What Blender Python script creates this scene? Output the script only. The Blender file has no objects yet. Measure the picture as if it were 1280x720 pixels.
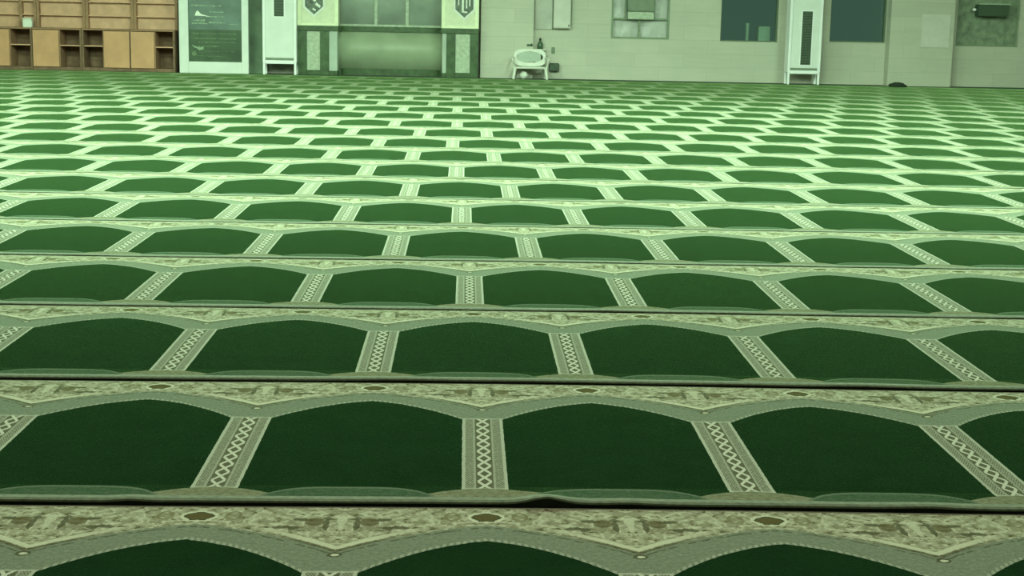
import bpy, bmesh, math, random
from mathutils import Vector, Matrix, noise as mnoise
random.seed(7)
C = bpy.context.scene
COL = C.collection
P = 0.70                       # metres per prayer niche

# ------------------------------------------------------------------ camera
PITCH, ROLL, YAW, CAMH = 0.177825, 0.020687, 0.033393, 1.754254 * P
F = 1900.0


def ray(x, y):
    dx, dy = x - 640.0, y - 360.0
    cr, sr = math.cos(ROLL), math.sin(ROLL)
    a, b = (cr * dx + sr * dy) / F, (sr * dx - cr * dy) / F
    cp, sp = math.cos(PITCH), math.sin(PITCH)
    yy, zz = cp + sp * b, -sp + cp * b
    cy, sy = math.cos(YAW), math.sin(YAW)
    return Vector((cy * a + sy * yy, -sy * a + cy * yy, zz))


cam = bpy.data.cameras.new('camera')
camo = bpy.data.objects.new('camera', cam)
COL.objects.link(camo)
fw = ray(640, 360).normalized()
rt = (ray(641, 360) - ray(640, 360)).normalized()
up = (ray(640, 359) - ray(640, 360)).normalized()
camo.matrix_world = Matrix(((rt.x, up.x, -fw.x, 0), (rt.y, up.y, -fw.y, 0), (rt.z, up.z, -fw.z, CAMH), (0, 0, 0, 1)))
cam.sensor_width = 36.0
cam.lens = 36.0 * F / 1280.0
cam.clip_end = 200
C.camera = camo


# ------------------------------------------------------------------ helpers
def obj(name, bm, mats, parent=None, smooth=False):
    me = bpy.data.meshes.new(name)
    bmesh.ops.recalc_face_normals(bm, faces=bm.faces[:])
    bm.to_mesh(me)
    bm.free()
    for m in (mats if isinstance(mats, (list, tuple)) else [mats]):
        me.materials.append(m)
    if smooth:
        for p in me.polygons:
            p.use_smooth = True
    o = bpy.data.objects.new(name, me)
    COL.objects.link(o)
    if parent:
        o.parent = parent
    return o


def tag(o, label, cat, group=None, kind=None):
    o['label'] = label
    o['category'] = cat
    if group:
        o['group'] = group
    if kind:
        o['kind'] = kind
    return o


def thing(name, label, cat, loc=(0, 0, 0), group=None, kind=None):
    o = bpy.data.objects.new(name, None)
    o.empty_display_size = 0.1
    COL.objects.link(o)
    o.location = loc
    return tag(o, label, cat, group, kind)


def struct(name, bm, m, parent=None):
    o = obj(name, bm, m, parent)
    o['kind'] = 'structure'
    return o


def box(bm, x0, x1, y0, y1, z0, z1, bev=0.0, mi=0):
    r = bmesh.ops.create_cube(bm, size=1.0)
    vs = r['verts']
    for v in vs:
        v.co = Vector((x0 + (v.co.x + .5) * (x1 - x0), y0 + (v.co.y + .5) * (y1 - y0), z0 + (v.co.z + .5) * (z1 - z0)))
    fs = set(f for v in vs for f in v.link_faces)
    for f in fs:
        f.material_index = mi
    if bev > 0:
        es = list(set(e for v in vs for e in v.link_edges))
        bmesh.ops.bevel(bm, geom=es, offset=bev, segments=2, affect='EDGES', clamp_overlap=True)
    return bm


def B(x0, x1, y0, y1, z0, z1, bev=0.0):
    return box(bmesh.new(), x0, x1, y0, y1, z0, z1, bev)


def tube(bm, pts, rads, seg=10):
    pts = [Vector(p) for p in pts]
    if not isinstance(rads, (list, tuple)):
        rads = [rads] * len(pts)
    rings = []
    for i, p in enumerate(pts):
        d = (pts[min(i + 1, len(pts) - 1)] - pts[max(i - 1, 0)]).normalized()
        a = d.cross(Vector((0, 0, 1)) if abs(d.z) < .9 else Vector((0, 1, 0))).normalized()
        b = d.cross(a)
        rings.append([bm.verts.new(p + (a * math.cos(2 * math.pi * k / seg) + b * math.sin(2 * math.pi * k / seg)) * rads[i]) for k in range(seg)])
    for r0, r1 in zip(rings, rings[1:]):
        for k in range(seg):
            bm.faces.new((r0[k], r0[(k + 1) % seg], r1[(k + 1) % seg], r1[k]))
    bm.faces.new(rings[0])
    bm.faces.new(rings[-1])
    return bm


def lathe(bm, prof, cx, cy, seg=20):
    rings = [[bm.verts.new((cx + r * math.cos(2 * math.pi * k / seg), cy + r * math.sin(2 * math.pi * k / seg), z)) for k in range(seg)] for r, z in prof]
    for r0, r1 in zip(rings, rings[1:]):
        for k in range(seg):
            bm.faces.new((r0[k], r0[(k + 1) % seg], r1[(k + 1) % seg], r1[k]))
    bm.faces.new(rings[0])
    bm.faces.new(rings[-1])
    return bm


def prism_xz(bm, poly, y0, y1):
    a = [bm.verts.new((x, y0, z)) for x, z in poly]
    b = [bm.verts.new((x, y1, z)) for x, z in poly]
    n = len(poly)
    bm.faces.new(a)
    bm.faces.new(b)
    for i in range(n):
        bm.faces.new((a[i], a[(i + 1) % n], b[(i + 1) % n], b[i]))
    return bm


# ------------------------------------------------------------------ materials
class Nd:
    """shader maths with operators"""
    def __init__(s, nt, sock):
        s.nt, s.s = nt, sock

    def op(s, o, b=None, c=None):
        n = s.nt.nodes.new('ShaderNodeMath')
        n.operation = o
        for i, v in enumerate((s, b, c)):
            if v is None:
                continue
            if isinstance(v, Nd):
                s.nt.links.new(v.s, n.inputs[i])
            else:
                n.inputs[i].default_value = v
        return Nd(s.nt, n.outputs[0])

    def __add__(s, b): return s.op('ADD', b)
    def __sub__(s, b): return s.op('SUBTRACT', b)
    def __mul__(s, b): return s.op('MULTIPLY', b)
    def __neg__(s): return s * -1.0
    def __lt__(s, b): return s.op('LESS_THAN', b)
    def __gt__(s, b): return s.op('GREATER_THAN', b)
    def abs(s): return s.op('ABSOLUTE')
    def frac(s): return s.op('FRACT')
    def min(s, b): return s.op('MINIMUM', b)
    def max(s, b): return s.op('MAXIMUM', b)
    def sqrt(s): return s.op('SQRT')
    def inv(s): return (s * -1.0) + 1.0

    def ramp(s, a, b):
        n = s.nt.nodes.new('ShaderNodeMapRange')
        n.inputs[1].default_value, n.inputs[2].default_value = a, b
        s.nt.links.new(s.s, n.inputs[0])
        return Nd(s.nt, n.outputs[0])


def new_mat(name, rough=0.7):
    m = bpy.data.materials.new(name)
    m.use_nodes = True
    nt = m.node_tree
    bs = nt.nodes['Principled BSDF']
    bs.inputs['Roughness'].default_value = rough
    return m, nt, bs


def mixc(nt, fac, a, b, mode='MIX'):
    n = nt.nodes.new('ShaderNodeMix')
    n.data_type = 'RGBA'
    n.blend_type = mode
    for i, v in ((0, fac), (6, a), (7, b)):
        if isinstance(v, Nd):
            nt.links.new(v.s, n.inputs[i])
        elif isinstance(v, bpy.types.NodeSocket):
            nt.links.new(v, n.inputs[i])
        elif isinstance(v, (tuple, list)):
            n.inputs[i].default_value = (*v[:3], 1)
        else:
            n.inputs[i].default_value = v
    return n.outputs[2]


def noise(nt, vec, scale, detail=2.0, rough=.5):
    n = nt.nodes.new('ShaderNodeTexNoise')
    n.inputs['Scale'].default_value = scale
    n.inputs['Detail'].default_value = detail
    n.inputs['Roughness'].default_value = rough
    if vec is not None:
        nt.links.new(vec, n.inputs['Vector'])
    return Nd(nt, n.outputs[0])


def objvec(nt):
    n = nt.nodes.new('ShaderNodeNewGeometry')
    return n.outputs['Position']


def plain(name, col, rough=.6, var=.12, scale=6.0, bump=0.0, metal=0.0):
    m, nt, bs = new_mat(name, rough)
    v = objvec(nt)
    f = noise(nt, v, scale, 4)
    dk = tuple(c * (1 - var) for c in col)
    lt = tuple(min(1, c * (1 + var)) for c in col)
    nt.links.new(mixc(nt, f.ramp(.3, .7), dk, lt), bs.inputs['Base Color'])
    bs.inputs['Metallic'].default_value = metal
    if bump:
        b = nt.nodes.new('ShaderNodeBump')
        b.inputs['Strength'].default_value = bump
        b.inputs['Distance'].default_value = .02
        nt.links.new(noise(nt, v, scale * 6, 3).s, b.inputs['Height'])
        nt.links.new(b.outputs[0], bs.inputs['Normal'])
    return m


def carpet_material():
    m, nt, bs = new_mat('woven_prayer_carpet', 1.0)
    uvn = nt.nodes.new('ShaderNodeUVMap')
    uvn.uv_map = 'UVMap'
    sp = nt.nodes.new('ShaderNodeSeparateXYZ')
    nt.links.new(uvn.outputs[0], sp.inputs[0])
    pos = objvec(nt)
    U, V0 = Nd(nt, sp.outputs[0]), Nd(nt, sp.outputs[1])
    jit = noise(nt, pos, 55, 2)
    V = V0 + (jit - .5) * .008
    uu = (U + .5).frac() - .5
    a = uu.abs() + (jit - .5) * .006
    tn = (-a) + .5
    arch = (tn * -.1346) + .80 - tn * tn * .641
    outer = (tn * -.1346) + .885 - tn * tn * .33

    cv = nt.nodes.new('ShaderNodeCombineXYZ')      # symmetric floral coordinates in metres
    nt.links.new((a * P).s, cv.inputs[0])
    nt.links.new((V0 * 1.288).s, cv.inputs[1])
    fl = cv.outputs[0]

    # ---- field
    f1 = noise(nt, pos, 9, 3)
    f2 = noise(nt, pos, 160, 2)
    field = mixc(nt, f1.ramp(.3, .7), K['field_dark'], K['field_light'])
    field = mixc(nt, f2.ramp(.35, .75) * .55, field, K['field_fleck'])

    # ---- band between field and flowers
    bn = noise(nt, fl, 90, 3)
    band = mixc(nt, bn.ramp(.3, .7), K['band_dark'], K['band_light'])
    tooth = ((U * 44).frac() > .45) * (V < arch + .013)
    band = mixc(nt, tooth * .6, band, K['pale'])
    dline = ((V - (outer - .012)).abs() < .0035) * (noise(nt, fl, 40, 1) > .45)
    band = mixc(nt, dline * .7, band, K['olive_dark'])

    # ---- cream floral ground
    g1 = noise(nt, fl, 22, 3, .6)
    g2 = noise(nt, fl, 48, 3, .6)
    vor = nt.nodes.new('ShaderNodeTexVoronoi')
    vor.feature = 'DISTANCE_TO_EDGE'
    vor.inputs['Scale'].default_value = 21
    vor.inputs['Randomness'].default_value = .9
    nt.links.new(fl, vor.inputs['Vector'])
    ve = Nd(nt, vor.outputs['Distance'])
    cream = mixc(nt, g1.ramp(.35, .65), K['cream_dark'], K['cream'])
    cream = mixc(nt, ve.ramp(.10, .0) * (g1 > .45) * .8, cream, K['cream_light'])
    cream = mixc(nt, g2.ramp(.55, .62) * .85, cream, K['olive'])
    cream = mixc(nt, g2.ramp(.61, .66) * .9, cream, K['olive_dark'])
    cream = mixc(nt, g2.ramp(.44, .36) * .8, cream, K['cream_light'])
    # chevron outline above the band
    near = a.ramp(.34, .12)
    cream = mixc(nt, (V < outer + .012) * .75 * near, cream, K['olive_dark'])
    cream = mixc(nt, ((V - (outer + .024)).abs() < .009) * near, cream, K['cream_light'])

    wa = noise(nt, fl, 34, 2) - .5
    wb = noise(nt, fl, 41, 2) - .5

    def ell(du, v0, x, ru, rv):
        dx = (x - du + wa * .030) * (1.0 / ru)
        dy = (V0 - v0 + wb * .022) * (1.0 / rv)
        return (dx * dx + dy * dy).sqrt()
    # blossoms beside the strip axis
    e = ell(.095, .90, a, .034, .024)
    cream = mixc(nt, (e < 1.0) * .8, cream, K['brown'])
    for (x0, vv, ru, rv) in ((.052, .885, .011, .034), (.052, .92, .018, .010), (.145, .915, .026, .009), (.205, .87, .030, .010), (.16, .865, .02, .009)):
        cream = mixc(nt, (ell(x0, vv, a, ru, rv) < 1.0) * .8, cream, K['olive_dark'])
    cream = mixc(nt, (ell(.0, .90, a, .015, .045) < 1.0) * .7, cream, K['cream_light'])
    # medallion over every arch
    e = ell(0, .932, tn, .066, .033)
    cream = mixc(nt, ((e - .86).abs() < .14), cream, K['cream_light'])
    cream = mixc(nt, (e < .72), cream, K['brown'])
    cream = mixc(nt, ((e - .70).abs() < .07), cream, K['olive_dark'])
    e = ell(.118, .935, tn, .030, .030)
    cream = mixc(nt, ((e - .8).abs() < .2) * .7, cream, K['olive'])

    # ---- spacer strip
    sv = (V0 - .10) * (1.0 / .545)
    cell = sv * 10.0
    zig = (cell.frac() - .5).abs() * 2.0
    ax = uu.abs() * (1.0 / .026)
    lat = ((zig - ax).abs() < .30) * (ax < 1.05)
    latd = (ax < 1.25)
    strip = mixc(nt, noise(nt, fl, 120, 2).ramp(.35, .65), K['strip_dark'], K['strip'])
    chk = ((U * 95).frac() > .5)
    chk2 = ((sv * 42).frac() > .5)
    strip = mixc(nt, (chk - chk2).abs() * .80 * noise(nt, fl, 70, 2).ramp(.25, .5), strip, K['olive_dark'])
    strip = mixc(nt, latd * .75, strip, K['olive_dark'])
    strip = mixc(nt, lat, strip, K['white'])
    strip = mixc(nt, ((a - .0805).abs() < .0065), strip, K['pale'])
    strip = mixc(nt, ((sv - .5).abs() > .485) * .8, strip, K['pale'])
    strip = mixc(nt, ((a - .038).abs() < .004) * .5, strip, K['pale'])

    # ---- front border
    q = tn * (1.0 / .33)
    q2 = q * q
    mtop = (-(q2 * q2)) * .085 + .112
    nm = (V0 < mtop) * (tn < .36)
    r2 = a * (1.0 / .27)
    stop = (-(r2 * r2)) * .075 + .105
    sm = (V0 < stop) * (a < .30)
    gn = noise(nt, fl, 60, 3)
    nmc = mixc(nt, gn.ramp(.35, .65), K['mound_dark'], K['mound'])
    nmc = mixc(nt, (V0 > mtop - .012) * .6, nmc, K['band_dark'])
    smc = mixc(nt, gn.ramp(.4, .62), K['front'], K['front_dark'])

    # ---- assemble
    col = mixc(nt, V > outer, band, cream)
    infield = (a > .0872) * (V < arch)
    col = mixc(nt, infield, col, field)
    instrip = (a < .0872) * (V < .645)
    col = mixc(nt, instrip, col, strip)
    e = ell(0, .725, uu, .026, .014)
    col = mixc(nt, (e < 1.0) * .8, col, K['olive_dark'])
    col = mixc(nt, (e < .55), col, K['cream_light'])
    col = mixc(nt, sm, col, smc)
    col = mixc(nt, nm, col, nmc)
    edge = V0 < .030
    col = mixc(nt, edge, col, K['front'])
    col = mixc(nt, V0 > .992, col, K['band_light'])
    fz = noise(nt, pos, 260, 2)
    col = mixc(nt, .35, col, mixc(nt, fz.ramp(.25, .75), (.35, .35, .35), (1, 1, 1)), 'MULTIPLY')
    nt.links.new(col, bs.inputs['Base Color'])
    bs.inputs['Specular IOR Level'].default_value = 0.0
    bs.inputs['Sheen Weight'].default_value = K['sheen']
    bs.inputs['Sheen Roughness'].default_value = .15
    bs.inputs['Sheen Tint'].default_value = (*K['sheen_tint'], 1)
    bmp = nt.nodes.new('ShaderNodeBump')
    bmp.inputs['Strength'].default_value = .35
    bmp.inputs['Distance'].default_value = .004
    nt.links.new(noise(nt, pos, 220, 2).s, bmp.inputs['Height'])
    nt.links.new(bmp.outputs[0], bs.inputs['Normal'])
    return m


K = dict(field_dark=(.0064, .0225, .0085), field_light=(.0093, .0305, .0115), field_fleck=(.013, .038, .017),
         band_dark=(.155, .185, .140), band_light=(.230, .258, .200), pale=(.40, .42, .345), white=(.53, .535, .45),
         cream_dark=(.235, .228, .155), cream=(.365, .362, .270), cream_light=(.53, .53, .41),
         olive=(.165, .145, .08), olive_dark=(.075, .075, .042), brown=(.105, .088, .040),
         strip=(.37, .385, .31), strip_dark=(.235, .25, .195),
         mound=(.080, .112, .076), mound_dark=(.040, .082, .045), front=(.22, .225, .155), front_dark=(.155, .155, .10),
         sheen=1.0, sheen_tint=(.60, 1.0, .40))
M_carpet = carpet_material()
M_backing = plain('carpet_backing', (.010, .014, .007), .95, .3, 30)
M_binding = plain('carpet_binding', (.135, .160, .105), .95, .25, 60)
M_edge_carpet = plain('plain_green_carpet', (.05, .085, .045), 1.0, .3, 8)
M_floor = plain('floor_screed', (.08, .09, .07), .9)


def stone():
    m, nt, bs = new_mat('stone_cladding', .55)
    pos = objvec(nt)
    mp = nt.nodes.new('ShaderNodeMapping')
    mp.inputs['Rotation'].default_value = (math.radians(90), 0, 0)
    nt.links.new(pos, mp.inputs[0])
    br = nt.nodes.new('ShaderNodeTexBrick')
    br.inputs['Scale'].default_value = 1.0
    br.inputs['Brick Width'].default_value = .95
    br.inputs['Row Height'].default_value = .27
    br.inputs['Mortar Size'].default_value = .006
    br.inputs['Mortar Smooth'].default_value = .6
    br.inputs['Color1'].default_value = (.50, .485, .41, 1)
    br.inputs['Color2'].default_value = (.545, .525, .44, 1)
    br.inputs['Mortar'].default_value = (.43, .42, .355, 1)
    nt.links.new(mp.outputs[0], br.inputs[0])
    n1 = noise(nt, pos, 1.6, 4, .6)
    c = mixc(nt, n1.ramp(.35, .7) * .45, br.outputs[0], (.40, .425, .345))
    st = nt.nodes.new('ShaderNodeMapping')
    st.inputs['Scale'].default_value = (.8, .8, 14)
    nt.links.new(pos, st.inputs[0])
    n2 = noise(nt, st.outputs[0], 2.0, 3)
    c = mixc(nt, n2.ramp(.45, .8) * .30, c, (.62, .59, .52))
    nt.links.new(c, bs.inputs['Base Color'])
    return m


M_stone = stone()
M_plaster = plain('ceiling_plaster', (.55, .55, .50), .9, .05, 2)
M_white = plain('white_enamel', (.88, .88, .90), .35, .03, 5)
M_white_dull = plain('white_enamel_panel', (.74, .76, .74), .45, .04, 5)
M_slot = plain('dark_grille', (.05, .085, .05), .5, .3, 40)
M_wood = plain('tan_wood', (.62, .36, .24), .6, .12, 7)
M_wood_door = plain('tan_wood_door', (.60, .31, .17), .55, .08, 5)
M_wood_dark = plain('brown_wood_edge', (.33, .185, .11), .7, .15, 9)
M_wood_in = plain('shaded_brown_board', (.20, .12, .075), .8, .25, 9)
M_marble_dark = plain('dark_green_marble', (.055, .10, .042), .35, .35, 9)
M_marble_grey = plain('grey_green_marble', (.40, .46, .40), .4, .18, 2.2)
M_marble_pale = plain('pale_green_marble', (.42, .48, .37), .4, .2, 16)
M_recess = plain('recess_marble', (.33, .39, .27), .45, .2, 1.6)
M_cream_panel = plain('cream_tile_panel', (.68, .69, .52), .45, .07, 12)
M_cream_edge = plain('yellow_cream_border', (.80, .83, .60), .45, .05, 12)
M_medallion = plain('medallion_slate', (.10, .13, .10), .4, .5, 18)
M_medal_white = plain('medallion_white', (.74, .76, .70), .5, .05, 12)
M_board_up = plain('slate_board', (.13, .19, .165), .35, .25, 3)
M_board_low = plain('dark_green_board', (.055, .095, .05), .35, .25, 4)
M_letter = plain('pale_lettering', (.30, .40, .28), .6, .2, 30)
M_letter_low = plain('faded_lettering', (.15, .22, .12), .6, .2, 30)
M_glare = plain('painted_glare', (.85, .88, .80), .7, .05, 20)  # colour of the glare painted on the notice board
M_dark_trim = plain('dark_green_panel', (.10, .155, .095), .6, .4, 3)
M_plastic = plain('white_plastic', (.66, .66, .60), .4, .03, 8)
M_black = plain('black_plastic', (.018, .022, .015), .5, .2, 20)
M_green_dark = plain('dark_green_glaze', (.05, .10, .05), .35, .2, 30)
M_cloth = plain('dark_green_cloth', (.02, .035, .018), .95, .3, 30, .4)
M_frame = plain('window_frame_metal', (.20, .26, .17), .5, .1, 10)
M_frame_dark = plain('dark_window_frame', (.09, .13, .08), .5, .1, 10)
M_film = plain('crumpled_white_film', (.92, .92, .88), .3, .04, 9)
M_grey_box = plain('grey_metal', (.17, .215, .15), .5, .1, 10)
M_grey_sheet = plain('grey_sheet', (.47, .465, .42), .6, .14, 4)
M_frost = plain('frosted_pane', (.21, .26, .18), .5, .3, 9)
M_pale_stone = plain('pale_stone_slab', (.60, .575, .53), .6, .06, 5)


def glass_mat(name, tint):
    m = bpy.data.materials.new(name)
    m.use_nodes = True
    nt = m.node_tree
    nt.nodes.remove(nt.nodes['Principled BSDF'])
    out = nt.nodes['Material Output']
    tr = nt.nodes.new('ShaderNodeBsdfTransparent')
    tr.inputs[0].default_value = (*tint, 1)
    gl = nt.nodes.new('ShaderNodeBsdfGlossy')
    gl.inputs['Roughness'].default_value = .06
    fr = nt.nodes.new('ShaderNodeFresnel')
    fr.inputs[0].default_value = 1.45
    mx = nt.nodes.new('ShaderNodeMixShader')
    nt.links.new(fr.outputs[0], mx.inputs[0])
    nt.links.new(tr.outputs[0], mx.inputs[1])
    nt.links.new(gl.outputs[0], mx.inputs[2])
    nt.links.new(mx.outputs[0], out.inputs[0])
    return m


M_glass = glass_mat('window_glass', (.8, .9, .86))

# ------------------------------------------------------------------ room shell
XL, XR, YB, YW, H = -12.6, 15.4, -5.0, 43.0 * P, 4.6
struct('floor', B(XL - .3, XR + .3, YB - .3, YW + .4, -.2, 0), M_floor)
struct('ceiling', B(XL - .3, XR + .3, YB - .3, YW + .4, H, H + .2), M_plaster)
struct('wall_left', B(XL - .3, XL, YB, YW, 0, H), M_stone)
struct('wall_right', B(XR, XR + .3, YB, YW, 0, H), M_stone)
struct('wall_front', B(XL - .3, XR + .3, YB - .3, YB, 0, H), M_stone)

WT = .30
WINDOWS = [(2.84, 3.98, .81, 2.35), (4.99, 6.12, .80, 2.35), (7.15, 8.26, .83, 2.35), (9.66, 10.90, .80, 2.35)]
HOLES = WINDOWS + [(-2.47, -.45, 0.0, 2.9)]
xs = sorted(set([XL - .3, XR + .3] + [h[0] for h in HOLES] + [h[1] for h in HOLES]))
bm = bmesh.new()
for x0, x1 in zip(xs, xs[1:]):
    mid = (x0 + x1) / 2
    hs = [h for h in HOLES if h[0] < mid < h[1]]
    if not hs:
        box(bm, x0, x1, YW, YW + WT, 0, H)
    else:
        h = hs[0]
        if h[2] > 0:
            box(bm, x0, x1, YW, YW + WT, 0, h[2])
        box(bm, x0, x1, YW, YW + WT, h[3], H)
bmesh.ops.remove_doubles(bm, verts=bm.verts[:], dist=1e-4)
struct('wall_back', bm, M_stone)

# pilasters and the narrow dark return beside the board
struct('trim_1', B(.29, 1.31, YW - .18, YW - .002, 0, H - .002), M_stone)
struct('trim_2', B(8.27, 9.52, YW - .28, YW - .002, 0, H - .002), M_stone)
struct('trim_3', B(-4.18, -3.90, YW - .30, YW - .002, 0, 2.6), M_dark_trim)

# ------------------------------------------------------------------ windows
def window(n, rect, frame_m, pane_m, bars=(), fw_=.035, setback=.07, pane_y=.026):
    x0, x1, z0, z1 = rect
    root = bpy.data.objects.new('window_%d' % n, None)
    COL.objects.link(root)
    root.location = ((x0 + x1) / 2, YW + setback, z0)
    root['kind'] = 'structure'
    bm = bmesh.new()
    w, h = (x1 - x0) / 2 - .002, z1 - z0 - .002
    for r in ((-w, -w + fw_, 0.002, h), (w - fw_, w, 0.002, h), (-w + fw_, w - fw_, 0.002, fw_), (-w + fw_, w - fw_, h - fw_, h)):
        box(bm, r[0], r[1], 0, .06, r[2], r[3])
    for r in bars:
        box(bm, r[0], r[1], .005, .055, r[2], r[3])
    struct('window_frame', bm, frame_m, root)
    struct('window_pane', B(-w + fw_ * .6, w - fw_ * .6, pane_y, pane_y + .008, fw_ * .6, h - fw_ * .6), pane_m, root)
    return root


window(1, WINDOWS[0], M_frame, M_glass, bars=((-.53, .53, .37, .405), (-.035, .005, .035, .37), (-.31, -.285, .40, 1.5), (.255, .285, .40, 1.5)), setback=.012, pane_y=.22)
window(2, WINDOWS[1], M_frame_dark, M_glass, fw_=.025)
window(3, WINDOWS[2], M_frame_dark, M_glass, fw_=.025)
window(4, WINDOWS[3], M_frame, M_frost, bars=((.36, .385, .035, 1.5),), fw_=.03)


def film(x0, x1, z0, z1, yc, amp, seed):
    bm = bmesh.new()
    nx, nz = 40, 40
    g = {}
    for i in range(nx + 1):
        for j in range(nz + 1):
            x, z = x0 + (x1 - x0) * i / nx, z0 + (z1 - z0) * j / nz
            q = Vector((x * 4.3 + seed, z * 4.3, seed * 2.0))
            d = mnoise.noise(q) * amp + abs(mnoise.noise(q * 2.3)) * amp * .45
            g[i, j] = bm.verts.new((x, yc + d, z))
    for i in range(nx):
        for j in range(nz):
            bm.faces.new((g[i, j], g[i + 1, j], g[i + 1, j + 1], g[i, j + 1]))
    bmesh.ops.solidify(bm, geom=bm.faces[:], thickness=.004)
    return bm


fy = YW + .088
t = tag(obj('plastic_sheet', film(2.845, 3.975, .815, 2.34, fy, .04, 3.0), M_film, None, True),
        'crumpled white plastic sheet filling the leftmost window behind its panes', 'plastic sheet')
t = thing('window_unit', 'grey box unit hanging in the upper middle of the window with white sheeting', 'air cooler', (3.40, YW + .02, 1.19))
obj('housing', B(-.26, .27, -.16, .045, .15, .75, .015), M_grey_box, t)
obj('lower_lip', B(-.25, .26, -.12, .04, 0, .148, .01), M_marble_pale, t)

# pale block and bar shapes placed behind the glass of the second window
t = tag(obj('pale_block', B(5.82, 6.06, YW + .42, YW + .72, 0.62, 1.10, .01), M_pale_stone),
        'pale blurred block seen through the lower right of the dark blue window', 'block')
t = tag(obj('pale_bar', tube(bmesh.new(), [(5.62, YW + .55, .0), (5.62, YW + .55, 1.16)], .035), M_pale_stone),
        'thin pale bar seen through the dark window beside the blurred block', 'bar')
struct('ground_outside', B(1.0, 13.0, YW + .4, YW + 4.0, -.3, -.02), M_floor)
bpy.data.objects['pale_block'].location.z = 0
bm = B(5.70, 6.11, YW + .40, YW + .80, -.02, .62, .01)
tag(obj('outdoor_plinth', bm, M_marble_grey), 'low plinth under the pale block outside the dark window', 'plinth')

# dark unit on the far right window
t = thing('wall_unit', 'dark green box unit fixed high on the greyish window at far right', 'box', (10.32, YW + .05, 1.39))
obj('housing', B(-.30, .30, -.20, .018, 0, .22, .012), M_slot, t)
obj('top_cover', B(-.30, .32, -.21, .018, .222, .245, .006), M_marble_pale, t)
obj('lamp', lathe(bmesh.new(), [(.012, -.03), (.034, -.02), (.04, .0), (.034, .02), (.012, .03)], -.35, -.10), M_white, t).location = (0, 0, .12)
obj('lamp_bracket', B(-.352, -.298, -.105, -.095, .115, .125), M_white, t)

# ------------------------------------------------------------------ carpets
Y0, D = 5.38650331, 1.84057274
SH = [-.9031, -1.4305, -1.9513, -2.5020, -3.0129, -3.5348, -4.0815, -4.6306, -2.1548, -2.6794, -3.1318, -2.6429, -3.1509, -3.6425, -3.1821, -3.6826, -4.2125, -3.7141, -4.2218, -1.7748]
BEND = {1: (.015, 1.5), 2: (.026, 1.8), 3: (.015, 2.0), 4: (.018, 1.3)}


def seam(r, X):
    A, W = BEND.get(r, (.009, 2.5))
    return Y0 + (r - 1 - .094 + A * math.exp(-((X - .4) / W) ** 2)) * D


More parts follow.
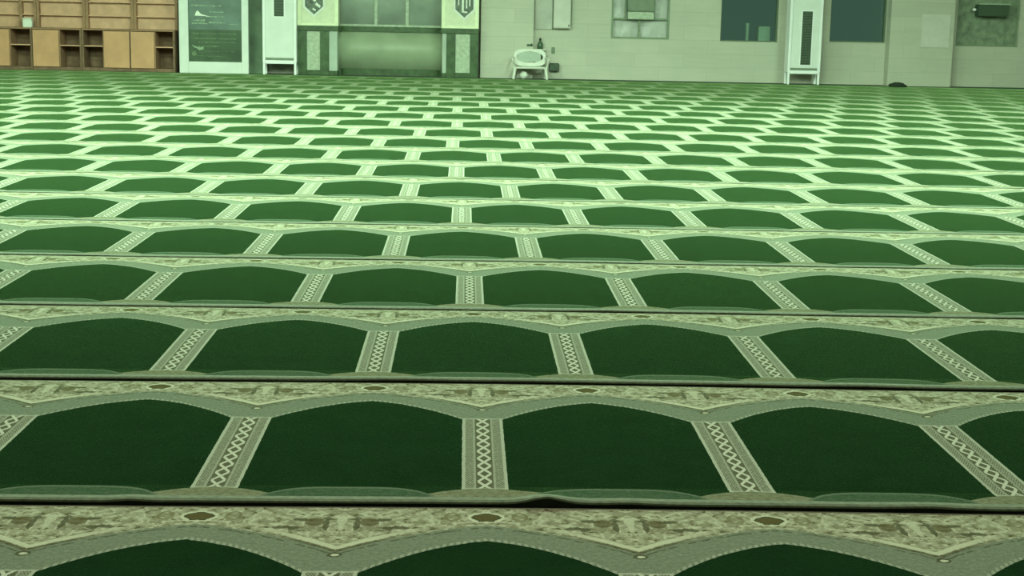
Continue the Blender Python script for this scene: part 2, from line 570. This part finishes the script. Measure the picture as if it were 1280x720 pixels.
EXPO = {0: .011, 1: .0105, 2: .0085, 3: .0045, 4: .0032, 5: .0020}
LIFT = {1: ((.315, .078, .016), (-1.17, .06, .0045), (1.70, .12, .004), (.62, .08, .003)), 2: ((-.3, .2, .002), (1.9, .2, .003)), 3: ((.9, .25, .003),)}
NAMES = ['nearest', 'second', 'third', 'fourth', 'fifth', 'sixth', 'seventh', 'eighth', 'ninth', 'tenth', 'eleventh']
LOOKS = {
    0: 'green prayer carpet runner nearest the camera, only its arches and flowered border showing',
    1: 'second green prayer carpet runner from the camera, front edge puckered upward near the middle',
    20: 'last patterned green prayer carpet runner, lying nearest the prayer niche and far wall',
}
XA, XZ = (XL + .05) / P, (XR - .05) / P
for r in range(0, 21):
    sh = (SH[r - 1] if r > 0 else SH[0] + .5)
    pit = .989 if 10 <= r <= 17 else (.994 if r >= 18 else 1.0)
    Xc = .45 + .035 * (Y0 + (r - 1) * D)
    n = 620 if r <= 3 else 260
    if r in LOOKS:
        lab = LOOKS[r]
    elif r <= 10:
        lab = '%s green prayer carpet runner counted from the camera, with a row of arched niches' % NAMES[r]
    else:
        lab = '%s green prayer carpet runner counted from the far wall, with a row of arched niches' % NAMES[20 - r]
    gap = .006 if r <= 2 else .0025
    ex = EXPO.get(r, .0012)
    ft, bk = .0065 + ex, .0062
    prof = [(gap, 0.0, 0), (gap, ft * .5, 0), (gap, ft, 0), (.012, ft + .0008, 1), (.045, ft, 1), (.12, .0105, 1), (.5, .0105, 1), (.90, .0100, 1), (.985, .0070, 1), (1.0, bk, 1), (1.0, 0.0, 0)]
    me = bpy.data.meshes.new('prayer_carpet_runner')
    verts, uvs, faces, mi = [], [], [], []
    bverts, bfaces = [], []
    for i in range(n + 1):
        if n == 620:                                  # denser in the middle where the pile puckers
            s = -1 + 2 * i / n
            X = .6 + (4.5 * s if abs(s) < .7 else math.copysign(3.15 + (abs(s) - .7) / .3 * ((XZ - .6 if s > 0 else .6 - XA) - 3.15), s))
        else:
            X = XA + (XZ - XA) * i / n
        ya, yb = seam(r, X), seam(r + 1, X)
        lift = sum(hh * math.exp(-((X - x0) / w) ** 2) for x0, w, hh in LIFT.get(r, ()))
        lift += .0022 * mnoise.noise(Vector((X * 2.2, r * 3.7, .3)))
        for (v, zz, m_) in prof:
            y = ya + v * (yb - ya) - (.003 if v == 1.0 else 0)
            fall = max(0.0, 1 - v / .12) ** 2
            z = zz + (lift * fall if zz > ft * .7 and v < .2 else 0) if zz > 0 else 0.0005
            verts.append((X * P, y * P, max(z, .0005)))
            uvs.append(((X - Xc - (sh - Xc)) / pit if pit == 1.0 else ((X - Xc) / pit + (Xc - sh)), v))
        for (v, dz) in ((gap - .002, -.004), (gap - .002, .0012), (.012, .0032), (.030, .0030), (.034, .0006)):
            y = ya + v * (yb - ya)
            zt = (ft if v <= gap else ft + .0008 if v < .02 else ft + .0004) + lift * (1 - v / .12) ** 2
            bverts.append((X * P, y * P, zt + dz))
    L = len(prof)
    for i in range(n):
        for k in range(L - 1):
            faces.append((i * L + k, (i + 1) * L + k, (i + 1) * L + k + 1, i * L + k + 1))
            mi.append(0 if (1 < k < L - 2) else 1)
        faces.append((i * L + L - 1, (i + 1) * L + L - 1, (i + 1) * L, i * L))
        mi.append(1)
        for k in range(4):
            bfaces.append((i * 5 + k, (i + 1) * 5 + k, (i + 1) * 5 + k + 1, i * 5 + k + 1))
    faces.append(tuple(range(L)))
    mi.append(1)
    faces.append(tuple(n * L + k for k in reversed(range(L))))
    mi.append(1)
    me.from_pydata(verts, [], faces)
    me.materials.append(M_carpet)
    me.materials.append(M_backing)
    ul = me.uv_layers.new(name='UVMap')
    for p in me.polygons:
        p.material_index = mi[p.index]
        for li in p.loop_indices:
            ul.data[li].uv = uvs[me.loops[li].vertex_index]
    o = bpy.data.objects.new('prayer_carpet_runner', me)
    COL.objects.link(o)
    tag(o, lab, 'carpet', 'green prayer carpet runners laid side by side')
    bme = bpy.data.meshes.new('edge_binding')
    bme.from_pydata(bverts, [], bfaces)
    bme.materials.append(M_binding)
    b = bpy.data.objects.new('edge_binding', bme)
    COL.objects.link(b)
    b.parent = o
    b['label'] = 'pale grey bound front edge'

ye = seam(21, 0) * P + .02
bm = bmesh.new()
cuts = [(XL + .05, -9.2, .02), (-9.2, -5.5, .02), (-5.5, -4.2, .02), (-4.2, -3.89, .32), (-3.89, -3.24, .02), (-3.24, .26, .40), (.26, 1.33, .20), (1.33, 8.25, .02), (8.25, 9.54, .30), (9.54, XR - .05, .02)]
for x0, x1, back in cuts:
    box(bm, x0, x1, ye, YW - back, .0005, .008)
bmesh.ops.remove_doubles(bm, verts=bm.verts[:], dist=1e-4)
tag(obj('carpet_strip', bm, M_edge_carpet), 'narrow plain dark green carpet strip along the foot of the far wall', 'carpet')

# ------------------------------------------------------------------ shelving (left)
SY = 29.46                                            # front of the base cupboards
def shelving(x0, x1, door_left, label, divider=None):
    t = thing('shelving_unit', label, 'shelf', (x0, SY, 0), 'tan wooden shelving units along the wall')
    w = x1 - x0 - .006
    dp, du = .50, .13                                # depth below, depth above (set back)
    bm = bmesh.new()
    box(bm, 0, .035, 0.02, dp, .012, .775)
    box(bm, w - .035, w, 0.02, dp, .012, .775)
    box(bm, .035, w - .035, .03, dp, .012, .075)
    box(bm, .035, w - .035, dp - .02, dp, .075, .775)
    obj('base_carcass', bm, M_wood_in, t)
    obj('counter', B(0, w, 0.0, dp, .777, .805, .004), M_wood_dark, t)
    obj('upright', B(0, .05, dp - du, dp, .807, 2.3), M_wood_dark, t)
    obj('upright', B(w - .05, w, dp - du, dp, .807, 2.3), M_wood_dark, t)
    if divider:
        obj('upright', B(divider - .03, divider + .03, dp - du - .004, dp - .02, .807, 2.3), M_wood_dark, t)
    obj('back_panel', B(.05, w - .05, dp - .02, dp, .807, 2.3), M_wood, t)
    for z in (1.035, 1.295, 1.56, 1.83, 2.1):
        obj('shelf', B(.052, w - .052, dp - du + .01, dp - .022, z, z + .022, .003), M_wood, t)
    dw = w * .54
    a, b = (0.012, dw) if door_left else (w - dw, w - .012)
    obj('door', B(a, b, 0.0, .018, .08, .765, .004), M_wood_door, t)
    a, b = (dw + .01, w - .037) if door_left else (.037, w - dw - .01)
    obj('inner_shelf', B(a, b, .03, dp - .025, .47, .49, .003), M_wood, t)
    obj('middle_post', B((dw + .002 if door_left else w - dw - .022), (dw + .022 if door_left else w - dw - .002), .022, dp - .022, .077, .773), M_wood_dark, t)
    return t


shelving(-9.15, -8.22, True, 'tan shelving unit at the left end of the wall, small pale box on its counter', .63)
shelving(-8.22, -7.29, True, 'tan shelving unit, second from the left end of the far wall, cupboard door at left')
shelving(-7.29, -6.375, False, 'tan wooden shelving unit whose cupboard door is on its right half')
shelving(-6.375, -5.53, True, 'tan wooden shelving unit right beside the white framed board')
t = thing('storage_box', 'small pale box standing on the counter of the leftmost shelving unit', 'box', (-8.33, SY + .10, .806))
obj('box_body', B(-.085, .085, 0, .12, 0, .15, .01), M_medal_white, t)
obj('lid', B(-.09, .09, -.005, .125, .15, .175, .006), M_plastic, t)

# ------------------------------------------------------------------ framed board
BY = 29.50
t = thing('notice_board', 'tall white framed board with dark panels and pale lettering beside the wooden shelves', 'notice board', (-4.80, BY, 0))
bx0, bx1, zt = -.655, .655, 2.25
bm = bmesh.new()
box(bm, bx0, bx0 + .175, 0, .12, .0095, zt, .006)
obj('frame_stile', bm, M_white_dull, t)
obj('frame_stile', B(bx1 - .125, bx1, 0, .12, .0095, zt, .006), M_white_dull, t)
obj('bottom_rail', B(bx0 + .176, bx1 - .126, .004, .115, .0095, .225, .006), M_white_dull, t)
obj('top_rail', B(bx0 + .176, bx1 - .126, .004, .115, zt - .16, zt, .006), M_white_dull, t)
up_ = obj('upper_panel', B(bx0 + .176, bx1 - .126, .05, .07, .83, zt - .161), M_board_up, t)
lo_ = obj('lower_panel', B(bx0 + .176, bx1 - .126, .05, .07, .226, .829), M_board_low, t)


def strokes(lines, y, zc):
    bm = bmesh.new()
    rnd = random.Random(5)
    for (x0, x1, z, hh) in lines:
        x = x0
        while x < x1:
            w = rnd.uniform(.025, .075)
            h2 = hh * rnd.uniform(.6, 1.15)
            k = rnd.uniform(-.006, .006)
            prism_xz(bm, [(x, z + k), (min(x + w, x1), z + k * .4), (min(x + w, x1), z + h2), (x, z + h2 * .8)], y, y + .004)
            x += w + rnd.uniform(.006, .02)
    return bm


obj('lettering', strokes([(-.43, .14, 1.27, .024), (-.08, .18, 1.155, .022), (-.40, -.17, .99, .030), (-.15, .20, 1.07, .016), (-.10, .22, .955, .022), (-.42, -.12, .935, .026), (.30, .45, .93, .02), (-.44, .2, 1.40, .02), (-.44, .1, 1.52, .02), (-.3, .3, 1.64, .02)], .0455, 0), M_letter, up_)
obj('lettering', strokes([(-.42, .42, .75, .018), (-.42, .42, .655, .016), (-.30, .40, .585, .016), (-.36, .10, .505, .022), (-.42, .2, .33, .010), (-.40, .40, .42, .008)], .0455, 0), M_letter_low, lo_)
obj('glare_patch', prism_xz(bmesh.new(), [(-.36, 1.09), (-.18, 1.085), (-.05, 1.07), (-.24, 1.12), (-.30, 1.185), (-.33, 1.17)], .042, .0455), M_glare, up_)  # white patch painted in for glare on the board
obj('glare_patch', prism_xz(bmesh.new(), [(-.42, .54), (-.33, .50), (-.20, .50), (-.20, .46), (-.28, .44), (-.33, .475), (-.39, .50)], .042, .0455), M_letter, lo_)  # lower glare patches, painted in the lettering colours
obj('glare_patch', prism_xz(bmesh.new(), [(-.42, .40), (-.36, .42), (-.33, .37), (-.36, .34), (-.42, .35)], .042, .0455), M_letter_low, lo_)

# ------------------------------------------------------------------ white cabinets on legs
def cabinet(x0, x1, y, slot, label, ztop):
    t = thing('leg_cabinet', label, 'cabinet', ((x0 + x1) / 2, y, 0.008), 'white cabinets on legs against the wall')
    w = (x1 - x0) / 2
    z0 = .205
    obj('body', B(-w + .05, w - .05, .015, .34, z0 + .11, ztop, .01), M_white_dull, t)
    for s in (-1, 1):
        xa, xb = (-w, -w + .05) if s < 0 else (w - .05, w)
        obj('side_rail', B(xa, xb, 0, .35, z0 + .02, ztop + .01, .008), M_white, t)
        obj('leg', B(xa + .004, xb - .004, .006, .05, 0, z0 + .02, .004), M_white, t)
        obj('leg', B(xa + .004, xb - .004, .29, .335, 0, z0 + .02, .004), M_white, t)
    obj('bottom_bar', B(-w + .05, w - .05, -.008, .34, z0, z0 + .065, .006), M_white, t)
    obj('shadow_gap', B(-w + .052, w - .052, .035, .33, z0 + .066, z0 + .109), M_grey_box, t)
    sx0, sx1, sz0, sz1 = slot
    g = obj('grille', B(sx0, sx1, .007, .0145, sz0, sz1), M_slot, t)
    bm = bmesh.new()
    n = int((sz1 - sz0) / .05)
    for k in range(n):
        box(bm, sx0 + .012, sx1 - .012, .002, .0068, sz0 + .02 + k * .05, sz0 + .032 + k * .05)
    obj('louver', bm, M_black, g)
    bm = bmesh.new()
    for r in ((sx0 - .022, sx0 - .001, sz0 - .02, sz1 + .02), (sx1 + .001, sx1 + .022, sz0 - .02, sz1 + .02), (sx0 - .001, sx1 + .001, sz0 - .02, sz0 - .001), (sx0 - .001, sx1 + .001, sz1 + .001, sz1 + .02)):
        box(bm, r[0], r[1], 0.006, .0148, r[2], r[3])
    obj('grille_surround', bm, M_white, g)
    return t


cabinet(-3.875, -3.232, 29.50, (-.10, .085, 1.10, 1.72), 'white cabinet on legs with a short dark slot, standing beside the green prayer niche', 1.95)
cabinet(6.24, 6.875, 29.56, (-.075, .118, .38, 1.40), 'white cabinet on legs with a long dark slot, standing between two dark windows', 1.85)

# ------------------------------------------------------------------ mihrab
MY = 29.72
MB = YW - .004                                        # rear of everything fixed to the wall
mh = thing('prayer_niche', 'green marble prayer niche with cream panels and hexagonal medallions set in the far wall', 'prayer niche', (-1.5, MY, 0))
ox = -1.5


def mb(x0, x1, z0, z1, yf=0.0, bev=.004):
    return B(x0 - ox, x1 - ox, yf, MB - MY, z0, z1, bev)


for (x0, x1) in ((-3.228, -3.06), (-2.80, -2.63), (-.37, -.20), (.09, .245)):
    obj('pilaster', mb(x0, x1, .0095, .85), M_marble_dark, mh)
for (x0, x1) in ((-3.058, -2.802), (-.198, .088)):
    obj('inset_panel', mb(x0, x1, .10, .849, .03), M_marble_pale, mh)
    obj('plinth', mb(x0, x1, .0095, .099, .004), M_marble_dark, mh)
for (x0, x1) in ((-2.628, -2.47), (-.45, -.372)):
    obj('inner_jamb', mb(x0, x1, .09, .849, .012), M_marble_grey, mh)
    obj('plinth', mb(x0, x1, .0095, .089, .01), M_marble_dark, mh)
for (x0, x1, nm) in ((-3.228, -2.45, 0), (-.47, .245, 1)):
    obj('ledge', mb(x0, x1, .851, .945, -.02), M_marble_dark, mh)
    cp = obj('upper_panel', mb(x0, x1, .947, 2.75, .005), M_cream_panel, mh)
    bm = bmesh.new()
    for q in ((x0, x0 + .07, .99, 2.70), (x1 - .07, x1, .99, 2.70), (x0, x1, .948, .99), (x0, x1, 2.70, 2.748)):
        box(bm, q[0] - ox, q[1] - ox, -.012, .0045, q[2], q[3])
    obj('panel_border', bm, M_cream_edge, cp)
    cx = -2.915 if nm == 0 else -.035
    hw = .172
    zc = 1.47
    hexo = [(cx - ox - hw, zc - .16), (cx - ox, zc - .315), (cx - ox + hw, zc - .16), (cx - ox + hw, zc + .16), (cx - ox, zc + .315), (cx - ox - hw, zc + .16)]
    rim = [((x - cx + ox) * 1.22 + cx - ox, (z - zc) * 1.18 + zc) for x, z in hexo]
    obj('medallion_rim', prism_xz(bmesh.new(), rim, -.010, .0045), M_medal_white, cp)
    md = obj('medallion', prism_xz(bmesh.new(), hexo, -.016, -.0105), M_medallion, cp)
    bm = bmesh.new()
    c0 = cx - ox
    if nm == 0:
        for pl in ([(.02, -.13), (.11, -.19), (.13, -.15), (.05, -.08)], [(-.10, .02), (.02, -.08), (.05, -.04), (-.07, .06)], [(-.03, -.22), (.03, -.25), (.04, -.22), (-.02, -.19)], [(.06, .0), (.12, .0), (.12, .12), (.06, .12)], [(-.12, .12), (.0, .16), (.0, .2), (-.12, .16)]):
            prism_xz(bm, [(c0 + x, zc + z) for x, z in pl], -.020, -.0165)
    else:
        for pl in ([(-.05, -.20), (-.01, -.20), (-.01, .14), (-.05, .16)], [(.03, -.14), (.055, -.14), (.055, .16), (.03, .16)], [(-.12, -.08), (-.10, -.08), (-.10, .14), (-.12, .14)], [(.09, -.10), (.115, -.10), (.115, .12), (.09, .12)], [(-.05, -.22), (.06, -.23), (.06, -.20), (-.05, -.19)]):
            prism_xz(bm, [(c0 + x, zc + z) for x, z in pl], -.020, -.0165)
    obj('lettering', bm, M_medal_white, cp)

# the concave recess, in bands that follow the curve
RX0, RX1, RD = -2.462, -.458, .30


def curved(u0, u1, z0, z1, off=0.0, th=.04, seg=28):
    bm = bmesh.new()
    cx, hw = (RX0 + RX1) / 2, (RX1 - RX0) / 2
    def pt(u, o):
        a = math.pi * (1 - u)
        return (cx - ox + (hw - o) * math.cos(a), (RD - o) * math.sin(a) ** .8 + (YW - MY) - .05)
    rings = []
    for i in range(seg + 1):
        u = u0 + (u1 - u0) * i / seg
        (xa, ya), (xb, yb) = pt(u, off), pt(u, off - th)
        rings.append([bm.verts.new(c) for c in ((xa, ya, z0), (xa, ya, z1), (xb, yb, z1), (xb, yb, z0))])
    for a, b in zip(rings, rings[1:]):
        for k in range(4):
            bm.faces.new((a[k], b[k], b[(k + 1) % 4], a[(k + 1) % 4]))
    bm.faces.new(rings[0])
    bm.faces.new(rings[-1])
    return bm


obj('recess_base', curved(0, 1, .0, .125, .03, .07), M_marble_dark, mh)
obj('recess_dado', curved(0, 1, .126, .845), M_recess, mh, True)
obj('recess_band', curved(0, 1, .846, .945, .03, .07), M_marble_dark, mh)
obj('recess_ledge', curved(0, 1, .946, .985, .012, .052), M_marble_pale, mh)
for (u0, u1) in ((0, .395), (.405, .595), (.605, 1)):
    pn = obj('recess_panel', curved(u0, u1, .986, 2.75), M_marble_grey, mh, True)
for u in (.40, .60):
    obj('divider_bar', curved(u - .010, u + .010, .986, 2.75, .012, .05, 4), M_marble_pale, mh)
obj('recess_ceiling', B(RX0 - ox, RX1 - ox, .2, YW - MY + .56, 2.751, 2.80), M_marble_grey, mh)

# ------------------------------------------------------------------ chair corner
t = thing('plastic_chair', 'low white plastic armchair standing against the far wall beside the prayer niche', 'chair', (1.25, 29.47, .0125))
w = .33
for sx in (-1, 1):
    obj('leg', tube(bmesh.new(), [(sx * (w - .01), -.02, 0), (sx * (w - .01), -.02, .03), (sx * (w - .02), .0, .10), (sx * (w - .035), .02, .205)], [.026, .026, .028, .030]), M_plastic, t)
    obj('leg', tube(bmesh.new(), [(sx * (w - .03), .42, 0), (sx * (w - .03), .42, .03), (sx * (w - .04), .38, .10), (sx * (w - .05), .35, .205)], [.024, .024, .026, .028]), M_plastic, t)
    obj('armrest', tube(bmesh.new(), [(sx * (w - .02), .02, .21), (sx * (w + .01), .02, .34), (sx * (w + .015), .10, .385), (sx * (w + .01), .28, .39), (sx * (w - .02), .40, .40)], [.02, .02, .024, .024, .02]), M_plastic, t)
obj('seat', B(-w + .03, w - .03, -.015, .40, .20, .232, .014), M_plastic, t)
bm = bmesh.new()
ring_o, ring_i = [], []
for k in range(40):
    a = 2 * math.pi * k / 40
    c, s = math.cos(a), math.sin(a)
    e = .55
    X_, Z_ = math.copysign(abs(c) ** e, c), math.copysign(abs(s) ** e, s)
    ring_o.append((X_ * .31, .40 + Z_ * .165))
    ring_i.append((c * .262, .410 + s * .108))
va = [[bm.verts.new((x, .39 + (z - .2) * .12 + dy, z)) for x, z in ring] for ring in (ring_o, ring_i) for dy in (0, .028)]
for k in range(40):
    n_ = (k + 1) % 40
    bm.faces.new((va[0][k], va[0][n_], va[2][n_], va[2][k]))
    bm.faces.new((va[1][k], va[1][n_], va[3][n_], va[3][k]))
    bm.faces.new((va[0][k], va[0][n_], va[1][n_], va[1][k]))
    bm.faces.new((va[2][k], va[2][n_], va[3][n_], va[3][k]))
obj('backrest', bm, M_plastic, t)
obj('oval_infill', B(-.24, .24, .435, .475, .30, .53, .03), M_marble_grey, t)['label'] = 'grey green infill in the oval opening'  # grey-green slab filling the oval of the backrest

bm = bmesh.new()
bmesh.ops.create_icosphere(bm, subdivisions=3, radius=1)
for v in bm.verts:
    q = v.co.copy()
    k = 1 + .25 * mnoise.noise(q * 2.1)
    v.co = Vector((q.x * .085 * k, q.y * .07 * k, max(q.z, -.85) * .075 * k + .064))
o = tag(obj('plastic_bag', bm, M_plastic, None, True), 'small crumpled white bag on the carpet under the plastic chair', 'bag')
o.location = (1.13, 29.62, .0085 - min(v.co.z for v in o.data.vertices))

t = thing('wall_shelf', 'narrow pale wall shelf above the plastic chair, holding a dark green bottle', 'shelf', (1.40, YW - .002, .56))
obj('board', B(-.16, .16, -.14, 0, 0, .018, .003), M_plastic, t)
for s in (-.12, .12):
    obj('bracket', B(s - .008, s + .008, -.11, 0, -.06, -.001), M_plastic, t)
t = thing('bottle', 'dark green bottle standing on the pale wall shelf above the chair', 'bottle', (1.455, YW - .075, .5785))
obj('bottle_body', lathe(bmesh.new(), [(.05, 0), (.055, .01), (.055, .09), (.045, .12), (.02, .145), (.018, .165)], 0, 0), M_green_dark, t, True)
obj('cap', lathe(bmesh.new(), [(.021, .166), (.021, .205), (.015, .215)], 0, 0), M_black, t, True)
t = thing('wall_hook', 'dark hook fixed to the stone pilaster above the plastic chair', 'hook', (1.25, YW - .182, .65))
obj('plate', B(-.06, .055, -.012, 0, -.018, .022, .004), M_green_dark, t)
obj('prong', tube(bmesh.new(), [(.03, -.01, .01), (.03, -.05, .0), (.03, -.06, .04)], .009), M_green_dark, t)

t = thing('socket_box', 'black socket box on the wall low beside the plastic chair', 'socket box', (1.74, YW - .002, .15))
obj('housing', B(-.10, .095, -.09, 0, 0, .16, .012), M_black, t)
obj('cover', B(-.085, .08, -.10, -.091, .015, .145, .004), M_slot, t)
t = thing('switch_plate', 'small grey plate on the wall above the black socket box', 'switch', (1.715, YW - .002, .49))
obj('plate', B(-.035, .035, -.012, 0, 0, .13, .004), M_grey_box, t)
obj('toggle', B(-.014, .014, -.02, -.0125, .05, .085, .003), M_frame, t)

t = thing('wall_panel', 'grey panel on the wall between the stone pilaster and the pale metal cabinet', 'panel', (1.51, YW - .002, .96))
obj('panel_sheet', B(-.17, .17, -.03, 0, 0, 1.0, .004), M_grey_sheet, t)
obj('panel_edge', B(.172, .182, -.035, 0, 0, 1.0, .002), M_frame, t)
t = thing('wall_mounted_cabinet', 'pale metal cabinet on the wall above and right of the plastic chair', 'cabinet', (1.87, YW - .002, .985))
obj('cabinet_body', B(-.17, .165, -.13, 0, 0, .95, .006), M_pale_stone, t)
obj('cabinet_door', B(-.16, .155, -.148, -.131, .012, .94, .004), M_pale_stone, t)
obj('latch', B(.12, .14, -.158, -.1485, .03, .08, .003), M_frame_dark, t)
obj('conduit', tube(bmesh.new(), [(.18, -.02, .04), (.18, -.02, 1.6)], .012), M_frame, t)

# ------------------------------------------------------------------ right end
o = tag(obj('stone_slab', B(8.88, 9.44, YW - .295, YW - .2805, .76, 1.40, .004), M_pale_stone),
        'pale stone slab panel on the pilaster beside the greyish window', 'panel')
bm = bmesh.new()
bmesh.ops.create_icosphere(bm, subdivisions=4, radius=1)
for v in bm.verts:
    q = v.co.copy()
    k = 1 + .18 * mnoise.noise(q * 2.6)
    v.co = Vector((q.x * .17 * k, q.y * .13 * k, max(q.z, -.12) * .078 * k))
o = tag(obj('folded_cloth', bm, M_cloth, None, True), 'small heap of dark cloth on the floor at the foot of the right pilaster', 'cloth')
o.location = (8.32, 29.24, .0112 - min(v.co.z for v in o.data.vertices))

# ------------------------------------------------------------------ light
def point(x, y, z, power, col, rad=.35):
    l = bpy.data.lights.new('lamp', 'POINT')
    l.energy = power
    l.color = col
    l.shadow_soft_size = rad
    o = bpy.data.objects.new('lamp', l)
    COL.objects.link(o)
    o.location = (x, y, z)


def area(x, y, z, sx, sy, power, col):
    l = bpy.data.lights.new('ceiling_lamp', 'AREA')
    l.shape = 'RECTANGLE'
    l.size, l.size_y = sx, sy
    l.energy = power
    l.color = col
    o = bpy.data.objects.new('ceiling_lamp', l)
    COL.objects.link(o)
    o.location = (x, y, z)


GL = (.68, 1.0, .69)
for x, k in ((-8, .95), (-2.5, 1.0), (3.0, .95), (8.5, .62)):
    for y in (10.9, 15.8, 20.8):
        area(x, y, H - .06, 1.2, 1.2, 520 * k, GL)
    point(x, 17.5, H - .9, 380 * k, GL, .3)
area(0, 3.0, H - .06, 3, 1, 90, (1.0, .90, .66))

w = bpy.data.worlds.new('night_sky')
C.world = w
w.use_nodes = True
bg = w.node_tree.nodes['Background']
bg.inputs[0].default_value = (.060, .110, .080, 1)
bg.inputs[1].default_value = 1.0

vs = C.view_settings
vs.view_transform = 'Standard'
vs.look = 'None'
vs.gamma = 1.0
vs.exposure = 0.0
vs.use_curve_mapping = False
